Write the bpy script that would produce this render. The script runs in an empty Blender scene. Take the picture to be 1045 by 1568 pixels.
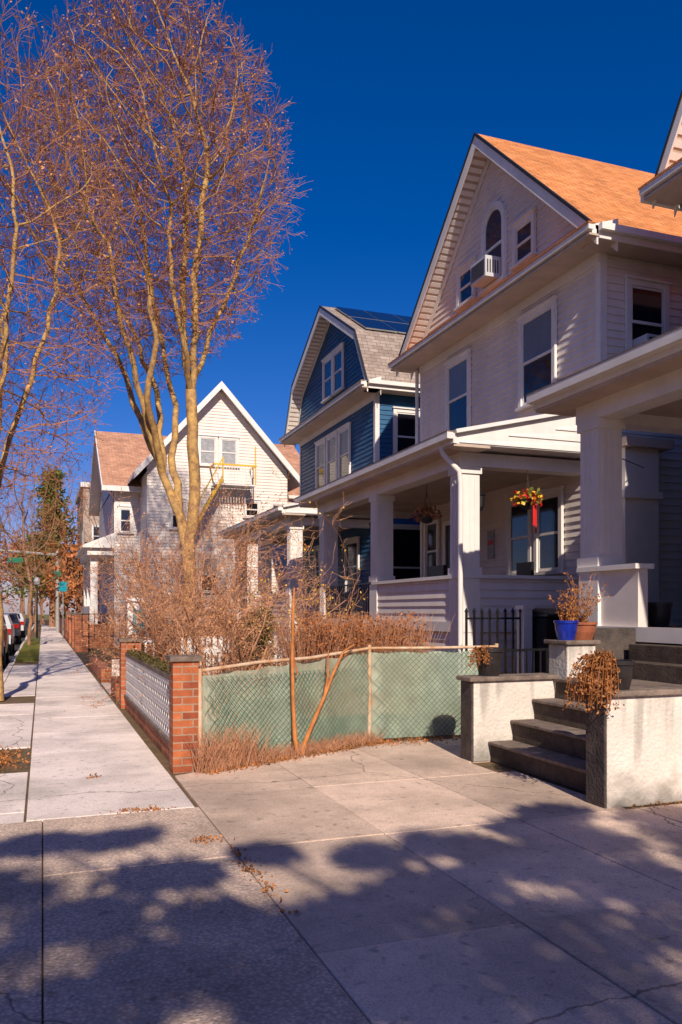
import bpy, math, random
from mathutils import Vector, kdtree
random.seed(7)
R=random.random
def U(a,b): return a+(b-a)*random.random()
sc=bpy.context.scene
# ------------------------------------------------------------------ sun
SUNV=Vector((0.15,1.0,-0.68))
# ------------------------------------------------------------------ materials
def lk(nt,a,b): nt.links.new(a,b)
def material(name,col,rough=.7,var=.15,scale=6,bump=.0,bscale=40,grime=0,metal=0,col2=None,spec=.4,coord='Object',island=0,extra=None):
    m=bpy.data.materials.new(name); m.use_nodes=True; nt=m.node_tree; n=nt.nodes
    b=n['Principled BSDF']; b.inputs['Roughness'].default_value=rough; b.inputs['Metallic'].default_value=metal
    b.inputs['Specular IOR Level'].default_value=spec
    tc=n.new('ShaderNodeTexCoord'); co=tc.outputs[coord]
    no=n.new('ShaderNodeTexNoise'); no.inputs['Scale'].default_value=scale; no.inputs['Detail'].default_value=4; no.inputs['Roughness'].default_value=.65
    lk(nt,co,no.inputs['Vector'])
    mr=n.new('ShaderNodeMapRange'); mr.inputs[1].default_value=.3; mr.inputs[2].default_value=.7
    lk(nt,no.outputs[0],mr.inputs[0])
    mx=n.new('ShaderNodeMix'); mx.data_type='RGBA'
    c2=col2 if col2 else tuple(c*(1-2*var) for c in col)
    mx.inputs[6].default_value=(*c2,1); mx.inputs[7].default_value=(*col,1)
    lk(nt,mr.outputs[0],mx.inputs[0]); out=mx.outputs[2]
    if grime:
        g=n.new('ShaderNodeTexNoise'); g.inputs['Scale'].default_value=.9; g.inputs['Detail'].default_value=5
        mp=n.new('ShaderNodeMapping'); mp.inputs['Scale'].default_value=(1.6,1.6,.5); lk(nt,co,mp.inputs[0]); lk(nt,mp.outputs[0],g.inputs['Vector'])
        r=n.new('ShaderNodeMapRange'); r.inputs[1].default_value=.35; r.inputs[2].default_value=.65; r.inputs[3].default_value=1-grime; r.inputs[4].default_value=1
        lk(nt,g.outputs[0],r.inputs[0])
        h=n.new('ShaderNodeMix'); h.data_type='RGBA'; h.blend_type='MULTIPLY'; h.inputs[0].default_value=1
        lk(nt,out,h.inputs[6]); lk(nt,r.outputs[0],h.inputs[7]); out=h.outputs[2]
    if island:
        ge=n.new('ShaderNodeNewGeometry'); r=n.new('ShaderNodeMapRange'); r.inputs[3].default_value=1-island; r.inputs[4].default_value=1+island*.4
        lk(nt,ge.outputs['Random Per Island'],r.inputs[0])
        h=n.new('ShaderNodeMix'); h.data_type='RGBA'; h.blend_type='MULTIPLY'; h.inputs[0].default_value=1
        lk(nt,out,h.inputs[6]); lk(nt,r.outputs[0],h.inputs[7]); out=h.outputs[2]
    if extra: out=extra(nt,n,out,co)
    lk(nt,out,b.inputs['Base Color'])
    if bump:
        bn=n.new('ShaderNodeTexNoise'); bn.inputs['Scale'].default_value=bscale; bn.inputs['Detail'].default_value=3; lk(nt,co,bn.inputs['Vector'])
        bp=n.new('ShaderNodeBump'); bp.inputs['Strength'].default_value=bump; bp.inputs['Distance'].default_value=.02
        lk(nt,bn.outputs[0],bp.inputs['Height']); lk(nt,bp.outputs[0],b.inputs['Normal'])
    return m
def mul(nt,n,out,fac_out,lo,hi,a,b_):
    r=n.new('ShaderNodeMapRange'); r.inputs[1].default_value=a; r.inputs[2].default_value=b_; r.inputs[3].default_value=lo; r.inputs[4].default_value=hi
    lk(nt,fac_out,r.inputs[0])
    h=n.new('ShaderNodeMix'); h.data_type='RGBA'; h.blend_type='MULTIPLY'; h.inputs[0].default_value=1
    lk(nt,out,h.inputs[6]); lk(nt,r.outputs[0],h.inputs[7]); return h.outputs[2]
def ex_conc(nt,n,out,co):
    v=n.new('ShaderNodeTexVoronoi'); v.inputs['Scale'].default_value=60; lk(nt,co,v.inputs['Vector'])
    out=mul(nt,n,out,v.outputs['Distance'],.84,1.08,.1,.6)
    s=n.new('ShaderNodeTexNoise'); s.inputs['Scale'].default_value=1.1; s.inputs['Detail'].default_value=6; lk(nt,co,s.inputs['Vector'])
    out=mul(nt,n,out,s.outputs[0],.74,1.06,.35,.57)
    s2=n.new('ShaderNodeTexNoise'); s2.inputs['Scale'].default_value=14; s2.inputs['Detail'].default_value=4; lk(nt,co,s2.inputs['Vector'])
    out=mul(nt,n,out,s2.outputs[0],.6,1.0,.27,.40)
    d=n.new('ShaderNodeTexNoise'); d.inputs['Scale'].default_value=2.2; d.inputs['Detail'].default_value=6; lk(nt,co,d.inputs['Vector'])
    md=n.new('ShaderNodeVectorMath'); md.operation='SCALE'; md.inputs['Scale'].default_value=.45; lk(nt,d.outputs['Color'],md.inputs[0])
    ad=n.new('ShaderNodeVectorMath'); lk(nt,co,ad.inputs[0]); lk(nt,md.outputs[0],ad.inputs[1])
    c=n.new('ShaderNodeTexVoronoi'); c.feature='DISTANCE_TO_EDGE'; c.inputs['Scale'].default_value=.23; lk(nt,ad.outputs[0],c.inputs['Vector'])
    return mul(nt,n,out,c.outputs['Distance'],.45,1,.0008,.0025)
def brick_ex(scale_w,scale_h,c1,c2,mort,ms=.012):
    def f(nt,n,out,co):
        tc=n.new('ShaderNodeTexCoord'); br=n.new('ShaderNodeTexBrick')
        br.inputs['Scale'].default_value=1; br.inputs['Brick Width'].default_value=scale_w; br.inputs['Row Height'].default_value=scale_h
        br.inputs['Mortar Size'].default_value=ms; br.inputs['Color1'].default_value=(*c1,1); br.inputs['Color2'].default_value=(*c2,1); br.inputs['Mortar'].default_value=(*mort,1)
        lk(nt,tc.outputs['UV'],br.inputs['Vector'])
        h=n.new('ShaderNodeMix'); h.data_type='RGBA'; h.blend_type='MULTIPLY'; h.inputs[0].default_value=1
        lk(nt,out,h.inputs[6]); lk(nt,br.outputs['Color'],h.inputs[7]); return h.outputs[2]
    return f
M={}
M['white']=material('white_siding',(.90,.79,.72),.55,.05,3,.05,60,.12)
M['trim']=material('white_trim',(.90,.83,.78),.45,.04,5,.03,50,.12)
M['blue']=material('blue_siding',(.022,.12,.27),.5,.1,3,.05,60,.15)
M['roof']=material('orange_shingle',(1,.96,.93),.85,.16,5,.3,50,.2,extra=brick_ex(.30,.13,(1.0,.41,.15),(.76,.28,.085),(.42,.15,.05),.008))
M['roof3']=material('faded_shingle',(1,.96,.93),.85,.16,5,.3,50,.2,extra=brick_ex(.30,.13,(.80,.44,.29),(.60,.31,.20),(.35,.18,.1),.008))
M['roof2']=material('grey_shingle',(1,.96,.93),.85,.14,5,.3,50,.2,extra=brick_ex(.30,.13,(.56,.46,.40),(.40,.32,.27),(.2,.15,.13),.008))
M['brick']=material('red_brick',(1,.95,.9),.85,.18,9,.4,60,.35,extra=brick_ex(.215,.075,(.72,.22,.08),(.42,.10,.045),(.50,.36,.26),.007))
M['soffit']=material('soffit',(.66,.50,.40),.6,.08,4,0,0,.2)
def glassmat(name,col,r=.06):
    m=material(name,col,r,.1,2,.0,10); m.node_tree.nodes['Principled BSDF'].inputs['Specular IOR Level'].default_value=.7
    return m
M['glass']=glassmat('window_glass',(.012,.014,.022))
M['blind']=material('window_blind',(.20,.25,.33),.3,.08,3)
M['curtain']=material('window_curtain',(.42,.42,.44),.5,.2,9)
M['dark']=material('dark_paint',(.03,.028,.03),.5,.2,5)
M['conc']=material('sidewalk_concrete',(.94,.79,.70),.9,.06,4,.35,90,0,island=.12,extra=ex_conc)
M['drive']=material('driveway_concrete',(.88,.64,.49),.9,.10,5,.6,80,0,island=.2,extra=ex_conc)
def ex_peb(nt,n,out,co):
    out=ex_conc(nt,n,out,co)
    v=n.new('ShaderNodeTexVoronoi'); v.inputs['Scale'].default_value=42; lk(nt,co,v.inputs['Vector'])
    return mul(nt,n,out,v.outputs['Distance'],1.12,.74,.15,.6)
M['pebble']=material('exposed_aggregate',(.90,.66,.51),.9,.12,9,.7,60,0,island=.12,extra=ex_peb)
def ex_stuc(nt,n,out,co):
    sp=n.new('ShaderNodeSeparateXYZ'); lk(nt,co,sp.inputs[0])
    nz=n.new('ShaderNodeTexNoise'); nz.inputs['Scale'].default_value=5; nz.inputs['Detail'].default_value=5; lk(nt,co,nz.inputs['Vector'])
    a=n.new('ShaderNodeMath'); a.operation='MULTIPLY_ADD'; a.inputs[1].default_value=-.55; lk(nt,nz.outputs[0],a.inputs[0]); lk(nt,sp.outputs[2],a.inputs[2])
    out=mul(nt,n,out,a.outputs[0],.42,1,-.26,.0)
    mp=n.new('ShaderNodeMapping'); mp.inputs['Scale'].default_value=(9,9,.8); lk(nt,co,mp.inputs[0])
    s=n.new('ShaderNodeTexNoise'); s.inputs['Scale'].default_value=1; s.inputs['Detail'].default_value=5; lk(nt,mp.outputs[0],s.inputs['Vector'])
    ad=n.new('ShaderNodeMath'); ad.operation='MULTIPLY_ADD'; ad.inputs[1].default_value=-.35; ad.inputs[2].default_value=.0
    lk(nt,sp.outputs[2],ad.inputs[0]); a2=n.new('ShaderNodeMath'); lk(nt,s.outputs[0],a2.inputs[0]); lk(nt,ad.outputs[0],a2.inputs[1])
    return mul(nt,n,out,a2.outputs[0],.62,1,.06,.24)
M['stucco']=material('stoop_stucco_w',(.90,.80,.70),.85,.10,3,.6,30,.18,extra=ex_stuc)
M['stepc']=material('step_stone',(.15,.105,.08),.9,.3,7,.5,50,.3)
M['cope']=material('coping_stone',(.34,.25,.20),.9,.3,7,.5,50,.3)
M['endface']=material('dark_wall_end',(.16,.12,.10),.9,.35,5,.6,40,.3,col2=(.05,.04,.04))  # darker mottled tone for the stoop wall ends than the stucco
M['asphalt']=material('asphalt',(.06,.055,.055),.9,.2,8,.5,90)
M['soil']=material('soil',(.22,.13,.07),.95,.3,4,.8,30,col2=(.10,.07,.03))
M['grass']=material('grass_ground',(.14,.20,.035),.95,.3,4,.8,30,col2=(.22,.15,.05))
M['bark']=material('bark',(.70,.42,.13),.85,.25,7,.6,40,col2=(.22,.12,.07))
M['barkd']=material('bark_brown',(.42,.22,.12),.85,.25,7,.6,40)
M['twig']=material('twig',(.44,.18,.075),.8,.2,5)
M['twigo']=material('shrub_twig',(.64,.31,.17),.8,.2,5)
M['bud']=material('bud',(.80,.36,.15),.7,.3,3,island=.4)
M['hedge']=material('dry_hedge_leaf',(.66,.22,.06),.7,.3,3,island=.5)
M['dryleaf']=material('dry_leaf',(.62,.24,.07),.8,.3,3,island=.5)
M['green']=material('evergreen_leaf',(.19,.20,.03),.7,.3,3,island=.5)
M['moss']=material('dry_moss',(.16,.12,.035),.9,.3,3,island=.5)
M['leafd']=material('shade_leaf',(.06,.08,.03),.7,.3,3,island=.5)
M['black']=material('black_iron',(.015,.014,.016),.4,.2,8)
M['pot']=material('black_pot',(.035,.028,.028),.4,.2,8,.1,30)
M['bluepot']=material('blue_glaze',(.01,.03,.35),.15,.2,8,spec=.6)
M['terra']=material('terracotta',(.42,.13,.06),.8,.2,8,.2,40)
M['wiregreen']=material('green_wire',(.06,.20,.12),.5,.2,5)
M['pipe']=material('galvanised_pipe',(.72,.58,.42),.5,.25,6,metal=.0,col2=(.5,.22,.08))
M['vine']=material('vine_stem',(.66,.24,.07),.8,.25,8,.3,40)
M['cyan']=material('cyan_panel',(.0,.36,.46),.4,.1,5)
M['red']=material('red_ribbon',(.75,.02,.02),.5,.15,5)
M['yellow']=material('yellow_paint',(.85,.50,.04),.5,.1,5)
M['metal']=material('grey_metal',(.42,.40,.37),.4,.15,5)
M['carw']=material('car_paint_white',(.6,.6,.62),.2,.03,2,spec=.7)
M['card']=material('car_paint_dark',(.03,.03,.04),.2,.03,2,spec=.7)
M['tail']=material('tail_light',(.5,.01,.01),.2,.05,2)
M['rubber']=material('rubber',(.02,.02,.02),.8,.1,5)
M['solar']=material('solar_cell',(.008,.014,.04),.12,.1,3,spec=.7)
M['gsign']=material('green_sign',(.0,.16,.08),.5,.1,3)
M['lattice']=material('white_lattice',(.86,.79,.77),.8,.1,6,.3,40)
M['tan']=material('tan_building',(.5,.38,.3),.85,.1,4,0,0,.15)
m=material('privacy_mesh',(.56,.62,.47),.8,.16,5,.3,60,.3); nt=m.node_tree; n=nt.nodes; b=n['Principled BSDF']
tr=n.new('ShaderNodeBsdfTransparent'); mxs=n.new('ShaderNodeMixShader'); 
wv=n.new('ShaderNodeTexNoise'); wv.inputs['Scale'].default_value=2.6; wv.inputs['Detail'].default_value=5; tcx=n.new('ShaderNodeTexCoord'); lk(nt,tcx.outputs['Object'],wv.inputs['Vector'])
mrr=n.new('ShaderNodeMapRange'); mrr.inputs[1].default_value=.3; mrr.inputs[2].default_value=.7; mrr.inputs[3].default_value=.08; mrr.inputs[4].default_value=.42
lk(nt,wv.outputs[0],mrr.inputs[0]); lk(nt,mrr.outputs[0],mxs.inputs[0]); lk(nt,b.outputs[0],mxs.inputs[1]); lk(nt,tr.outputs[0],mxs.inputs[2]); lk(nt,mxs.outputs[0],n['Material Output'].inputs[0])
M['mesh']=m
# ------------------------------------------------------------------ builders
def group(name):
    e=bpy.data.objects.new(name,None); sc.collection.objects.link(e); return e
class MB:
    def __init__(s): s.v=[];s.f=[];s.m=[];s.uv=[];s.mats=[]
    def mi(s,mat):
        if mat not in s.mats: s.mats.append(mat)
        return s.mats.index(mat)
    def poly(s,pts,mat):
        pts=[Vector(p) for p in pts]; b=len(s.v); s.v+=pts; s.f.append(list(range(b,b+len(pts)))); s.m.append(s.mi(mat))
        e=(pts[1]-pts[0]); e=e.normalized() if e.length>1e-6 else Vector((1,0,0))
        nn=e.cross(pts[-1]-pts[0]); nn=nn.normalized() if nn.length>1e-9 else Vector((0,0,1))
        w=nn.cross(e); s.uv.append([(p.dot(e),p.dot(w)) for p in pts])
    def hexa(s,a,mat,mtop=None):
        for q,mm in (((0,3,2,1),mat),((4,5,6,7),mtop or mat),((0,1,5,4),mat),((1,2,6,5),mat),((2,3,7,6),mat),((3,0,4,7),mat)):
            s.poly([a[i] for i in q],mm)
    def box(s,x0,x1,y0,y1,z0,z1,mat,mtop=None):
        s.hexa([(x0,y0,z0),(x1,y0,z0),(x1,y1,z0),(x0,y1,z0),(x0,y0,z1),(x1,y0,z1),(x1,y1,z1),(x0,y1,z1)],mat,mtop)
    def wb(s,ax,c,a0,a1,z0,z1,o0,o1,mat):
        if ax=='x': s.box(c-o1,c-o0,a0,a1,z0,z1,mat)
        else: s.box(a0,a1,c-o1,c-o0,z0,z1,mat)
    def beam(s,p0,p1,w,h,mat,up=(0,0,1)):
        p0=Vector(p0);p1=Vector(p1);d=(p1-p0).normalized();up=Vector(up)
        sd=d.cross(up); sd=sd.normalized() if sd.length>1e-4 else Vector((1,0,0)); u=sd.cross(d)
        sd*=w/2;u*=h/2
        s.hexa([p0-sd-u,p0+sd-u,p1+sd-u,p1-sd-u,p0-sd+u,p0+sd+u,p1+sd+u,p1-sd+u],mat)
    def prism(s,pl,z0,z1,mat):
        n=len(pl); s.poly([(x,y,z1) for x,y in pl],mat)
        for i in range(n):
            a=pl[i];b=pl[(i+1)%n]; s.poly([(a[0],a[1],z0),(b[0],b[1],z0),(b[0],b[1],z1),(a[0],a[1],z1)],mat)
    def lathe(s,c,prof,mat,n=20):
        for (r0,z0),(r1,z1) in zip(prof,prof[1:]):
            for i in range(n):
                a=2*math.pi*i/n;b=2*math.pi*(i+1)/n
                q=[(c[0]+r0*math.cos(a),c[1]+r0*math.sin(a),c[2]+z0),(c[0]+r0*math.cos(b),c[1]+r0*math.sin(b),c[2]+z0),(c[0]+r1*math.cos(b),c[1]+r1*math.sin(b),c[2]+z1),(c[0]+r1*math.cos(a),c[1]+r1*math.sin(a),c[2]+z1)]
                if r0<1e-5: q=q[1:]
                elif r1<1e-5: q=q[:3]
                s.poly(q,mat)
    def obj(s,name,parent=None,bevel=0,smooth=False):
        me=bpy.data.meshes.new(name); me.from_pydata([tuple(v) for v in s.v],[],s.f)
        for mm in s.mats: me.materials.append(mm)
        me.polygons.foreach_set('material_index',s.m)
        ul=me.uv_layers.new(name='UVMap'); fl=[c for u in s.uv for p in u for c in p]; ul.data.foreach_set('uv',fl)
        if smooth: me.polygons.foreach_set('use_smooth',[True]*len(s.f))
        me.update(); o=bpy.data.objects.new(name,me); sc.collection.objects.link(o)
        if parent: o.parent=parent
        if bevel or smooth:
            w=o.modifiers.new('w','WELD'); w.merge_threshold=.0005
        if bevel:
            bv=o.modifiers.new('b','BEVEL'); bv.width=bevel; bv.segments=2; bv.limit_method='ANGLE'
        return o
class OB:  # organic builder
    def __init__(s): s.v=[];s.f=[]
    def tube(s,pts,rad,k=3):
        b=len(s.v); n=len(pts)
        for i in range(n):
            d=(pts[min(i+1,n-1)]-pts[max(i-1,0)])
            if d.length<1e-6: d=Vector((0,0,1))
            d.normalize(); a=d.cross(Vector((.31,.87,.38)) if abs(d.y)<.9 else Vector((1,0,0))).normalized(); c=d.cross(a)
            for j in range(k):
                t=2*math.pi*j/k; s.v.append(pts[i]+a*(math.cos(t)*rad[i])+c*(math.sin(t)*rad[i]))
        for i in range(n-1):
            for j in range(k):
                j2=(j+1)%k; s.f.append((b+i*k+j,b+i*k+j2,b+(i+1)*k+j2,b+(i+1)*k+j))
    def leaf(s,p,sz,asp=.5):
        a=Vector((U(-1,1),U(-1,1),U(-1,1))).normalized(); c=a.cross(Vector((U(-1,1),U(-1,1),U(-1,1)))).normalized()*sz*asp; a=a*sz
        b=len(s.v); s.v+= [p,p+a*.5+c*.5,p+a,p+a*.5-c*.5]; s.f.append((b,b+1,b+2,b+3))
    def obj(s,name,mat,parent=None,smooth=False):
        me=bpy.data.meshes.new(name); me.from_pydata([tuple(v) for v in s.v],[],s.f); me.materials.append(mat)
        if smooth: me.polygons.foreach_set('use_smooth',[True]*len(s.f))
        me.update(); o=bpy.data.objects.new(name,me); sc.collection.objects.link(o)
        if parent: o.parent=parent
        return o
def rv(): return Vector((random.gauss(0,1),random.gauss(0,1),random.gauss(0,1)))
# ------------------------------------------------------------------ architecture helpers
def lap(mb,ax,c,ext,z0,z1,mat,h=.135,t=.026):
    z=z0
    while z<z1-1e-4:
        zt=min(z+h,z1); l0,h0=ext(z); l1,h1=ext(zt)
        if h1<l1: l1=h1=(l1+h1)/2
        if h0-l0<.02: break
        f=(lambda a,o,zz:(c-o,a,zz)) if ax=='x' else (lambda a,o,zz:(a,c-o,zz))
        tt=t+U(-.003,.003)
        mb.poly([f(h0,tt,z),f(l0,tt,z),f(l1,.003,zt),f(h1,.003,zt)] if ax=='x' else [f(l0,tt,z),f(h0,tt,z),f(h1,.003,zt),f(l1,.003,zt)],mat)
        mb.poly([f(l0,tt,z),f(h0,tt,z),f(h0,0,z),f(l0,0,z)],mat)
        z=zt
def const(a,b): return lambda z:(a,b)
def win(mb,ax,c,a0,a1,z0,z1,upper='blind',lower='glass',fr=.10,trim=None):
    T=trim or M['trim']
    o=.028
    mb.wb(ax,c,a0,a1,z0,z1,o,o+.006,M['dark'])
    mb.wb(ax,c,a0-fr,a0,z0-.02,z1+fr,o,.085,T); mb.wb(ax,c,a1,a1+fr,z0-.02,z1+fr,o,.085,T)
    mb.wb(ax,c,a0,a1,z1,z1+fr,o,.08,T); mb.wb(ax,c,a0-fr-.03,a1+fr+.03,z1+fr,z1+fr+.04,o,.12,T)
    mb.wb(ax,c,a0-fr-.03,a1+fr+.03,z0-.07,z0-.021,o,.13,T)
    zm=(z0+z1)/2
    s=.04
    mb.wb(ax,c,a0+.001,a1-.001,z0+.001,z0+.055,o+.007,.05,T)
    mb.wb(ax,c,a0+.001,a1-.001,zm-.025,zm+.025,o+.007,.062,T)
    mb.wb(ax,c,a0+.001,a1-.001,z1-s,z1-.001,o+.007,.06,T)
    for aa,bb in ((a0+.001,a0+s),(a1-s,a1-.001)):
        mb.wb(ax,c,aa,bb,z0+.056,zm-.026,o+.007,.05,T); mb.wb(ax,c,aa,bb,zm+.026,z1-s-.001,o+.007,.06,T)
    mb.wb(ax,c,a0+s+.001,a1-s-.001,z0+.056,zm-.026,o+.008,.038,M[lower])
    if upper=='blind':
        mb.wb(ax,c,a0+s+.001,a1-s-.001,zm+.026,z1-s-.001,o+.007,.037,M['glass'])
        zz=zm+.03
        while zz<z1-s-.03:
            mb.wb(ax,c,a0+s+.002,a1-s-.002,zz,zz+.032,.0375,.043,M['blind']); zz+=.042
    else: mb.wb(ax,c,a0+s+.001,a1-s-.001,zm+.026,z1-s-.001,o+.008,.040,M[upper])
def prof_ext(prof,y0,y1,off=.2):
    ip=max(range(len(prof)),key=lambda i:prof[i][1])
    near=prof[:ip+1]; far=prof[ip:][::-1]
    def side(L,z):
        z=z+off
        if z<=L[0][1]: return L[0][0]
        for (ya,za),(yb,zb) in zip(L,L[1:]):
            if z<=zb: return ya+(yb-ya)*(z-za)/(zb-za)
        return L[-1][0]
    def f(z): return (max(y0,side(near,z)),min(y1,side(far,z)))
    return f
def house(name,xf,y0,y1,ze,prof,depth,siding,roofm,zb=.5,over=.42,pent=True,pentroof=None):
    g=group(name); mb=MB()
    ext=prof_ext(prof,y0,y1)
    mb.box(xf+.001,xf+depth,y0+.001,y1,-.05,ze-.02,M['dark'])
    zr=max(p[1] for p in prof)
    allz=sorted(set([ze-.02,ze+.3]+[p[1]-.2 for p in prof if p[1]-.2>ze+.3]))
    L=[(ext(z)[0],z) for z in allz]; Rr=[(ext(z)[1],z) for z in allz][::-1]
    mb.poly([(xf+.001,a,z) for a,z in L+Rr],M['dark'])
    lap(mb,'x',xf,const(y0+.08,y1-.08),zb,ze-.15,siding); lap(mb,'x',xf,ext,ze+.12,zr-.25,siding)
    lap(mb,'y',y0,const(xf+.08,xf+depth),zb,ze-.02,siding)
    mb.box(xf-.02,xf+depth,y0-.02,y1,0,zb,M['stepc'])
    for yy in (y0,y1-.10):
        mb.box(xf-.035,xf+.10,yy-.035 if yy==y0 else yy,yy+.10,zb,ze-.05,M['trim'])
    mb.obj('walls',g)
    rb=MB(); xa=xf-over; xb=xf+depth+.3; th=.13
    for (ya,za),(yb,zb_) in zip(prof,prof[1:]):
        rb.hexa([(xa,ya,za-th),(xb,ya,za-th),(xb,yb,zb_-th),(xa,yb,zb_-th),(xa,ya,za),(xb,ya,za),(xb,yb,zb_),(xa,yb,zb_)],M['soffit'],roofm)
        rb.hexa([(xa-.035,ya,za-.30),(xa-.002,ya,za-.30),(xa-.002,yb,zb_-.30),(xa-.035,yb,zb_-.30),(xa-.035,ya,za-.03),(xa-.002,ya,za-.03),(xa-.002,yb,zb_-.03),(xa-.035,yb,zb_-.03)],M['trim'])
        rb.hexa([(xa-.055,ya,za-.05),(xa,ya,za-.05),(xa,yb,zb_-.05),(xa-.055,yb,zb_-.05),(xa-.055,ya,za+.015),(xa,ya,za+.015),(xa,yb,zb_+.015),(xa-.055,yb,zb_+.015)],M['dark'])
        rb.hexa([(xf-.045,ya,za-.36),(xf-.028,ya,za-.36),(xf-.028,yb,zb_-.36),(xf-.045,yb,zb_-.36),(xf-.045,ya,za-.14),(xf-.028,ya,za-.14),(xf-.028,yb,zb_-.14),(xf-.045,yb,zb_-.14)],M['trim'])
        nst=int(abs(Vector((0,yb-ya,zb_-za)).length)/.16)
        for i in range(nst):
            t=(i+.5)/nst; y=ya+(yb-ya)*t; z=za+(zb_-za)*t-th-.012
            rb.beam((xa+.01,y,z),(xf-.05,y,z),.10,.02,M['trim'],up=(0,-(zb_-za),(yb-ya)))
    ya,za=prof[0]
    rb.box(xa,xb,ya-.03,ya+.0,za-.2,za-.01,M['trim']); rb.box(xa-.02,xb,ya-.13,ya-.032,za-.09,za+.02,M['trim'])
    rb.box(xa,xb,ya+.001,y0-.028,za-.2,za-.16,M['soffit'])
    if pent:
        pr=pentroof or roofm
        a=prof[0][0]-.0;b=prof[-1][0]; x0=xf-.55
        rb.hexa([(x0,a,ze-.16),(xf-.021,a,ze-.16),(xf-.021,b,ze-.16),(x0,b,ze-.16),(x0,a,ze-.02),(xf-.021,a,ze+.16),(xf-.021,b,ze+.16),(x0,b,ze-.02)],M['trim'],pr)
        rb.box(x0-.10,x0-.002,a-.05,b+.05,ze-.12,ze-.035,M['trim']); rb.box(x0-.115,x0-.002,a-.06,b+.06,ze-.034,ze-.005,pr)
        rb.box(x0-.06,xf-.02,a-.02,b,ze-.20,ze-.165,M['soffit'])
        rb.box(xf-.06,xf-.02,y0,y1,ze-.38,ze-.201,M['trim'])
    rb.obj('roof',g)
    return g
def porch(name_parent,xp,xf,y0,y1,zf,walls,cols,rail_side=True,ztop=4.42,ped=2.2,flat=False):
    g=name_parent; mb=MB(); T=M['trim']; W=M['white']
    mb.box(xp+.02,xf-.03,y0+.02,y1-.02,zf-.12,zf,M['stepc'])
    mb.box(xp-.04,xp+.019,y0-.02,y1+.02,zf-.16,zf+.01,T)
    for (a,b) in walls:
        mb.box(xp+.02,xp+.16,a,b,0,ped-.06,W)
        if not flat: lap(mb,'x',xp+.018,const(a+.1,b),.15,zf-.165,W); lap(mb,'x',xp+.018,const(a+.1,b),zf+.012,ped-.07,W)
        mb.box(xp-.05,xp+.22,a-.04,b+.02,ped-.06,ped,T)
    if rail_side:
        mb.box(xp+.17,xf-.05,y0+.02,y0+.16,0,ped-.06,W); lap(mb,'y',y0+.018,const(xp+.3,xf-.05),.15,zf-.165,W); lap(mb,'y',y0+.018,const(xp+.3,xf-.05),zf+.012,ped-.07,W)
        mb.box(xp+.221,xf-.03,y0-.05,y0+.22,ped-.06,ped,T); mb.box(xp+.02,xf-.03,y0-.04,y0+.019,zf-.16,zf+.01,T)
    for (cy,zb) in cols:
        w=.36
        mb.box(xp-.0,xp+w,cy,cy+w,zb+.002,4.0,T)
        mb.box(xp-.03,xp+w+.03,cy-.03,cy+w+.03,zb+.001,zb+.12,T); mb.box(xp-.03,xp+w+.03,cy-.03,cy+w+.03,3.88,3.998,T)
        for i in range(3):
            a=.06+i*.1
            mb.box(xp-.009,xp-.001,cy+a,cy+a+.045,zb+.16,3.84,T); mb.box(xp+a,xp+a+.045,cy-.009,cy-.001,zb+.16,3.84,T)
        if zb>1.5: mb.box(xp-.025,xp+w-.01,cy-.025,cy+w,.05,zb-.062,T)
    mb.box(xp-.02,xp+.30,y0-.05,y1+.05,4.0,4.22,T); mb.box(xp+.301,xf-.03,y0-.05,y0+.25,4.0,4.22,T); mb.box(xp+.301,xf-.03,y1-.25,y1+.05,4.0,4.22,T)
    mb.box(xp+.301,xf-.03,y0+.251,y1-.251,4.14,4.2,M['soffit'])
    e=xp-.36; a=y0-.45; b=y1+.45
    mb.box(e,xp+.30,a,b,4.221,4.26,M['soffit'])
    mb.box(e-.02,e+.04,a-.02,b+.02,4.261,4.42,T); mb.box(e-.13,e-.021,a-.02,b+.02,4.33,4.44,T); mb.box(e-.135,e-.0,a-.03,b+.03,4.441,4.455,M['cope'])
    mb.hexa([(e+.041,a,4.262),(xf-.03,a,4.262),(xf-.03,b,4.262),(e+.041,b,4.262),(e+.041,a,4.42),(xf-.03,a,5.05),(xf-.03,b,5.05),(e+.041,b,4.42)],T,M['roof2'])
    for k in range(3):
        mb.hexa([(e+.1+k*.9,a-.02,4.28+k*.17),(xf-.04,a-.02,4.28+k*.17),(xf-.04,a-.001,4.28+k*.17),(e+.1+k*.9,a-.001,4.28+k*.17),(e+.1+k*.9,a-.012,4.30+k*.17),(xf-.04,a-.012,4.42+k*.17),(xf-.04,a-.001,4.42+k*.17),(e+.1+k*.9,a-.001,4.30+k*.17)],T)
    mb.beam((e+.0,a-.04,4.44),(xf-.04,a-.04,5.08),.1,.06,T)
    mb.obj('porch',g)
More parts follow.
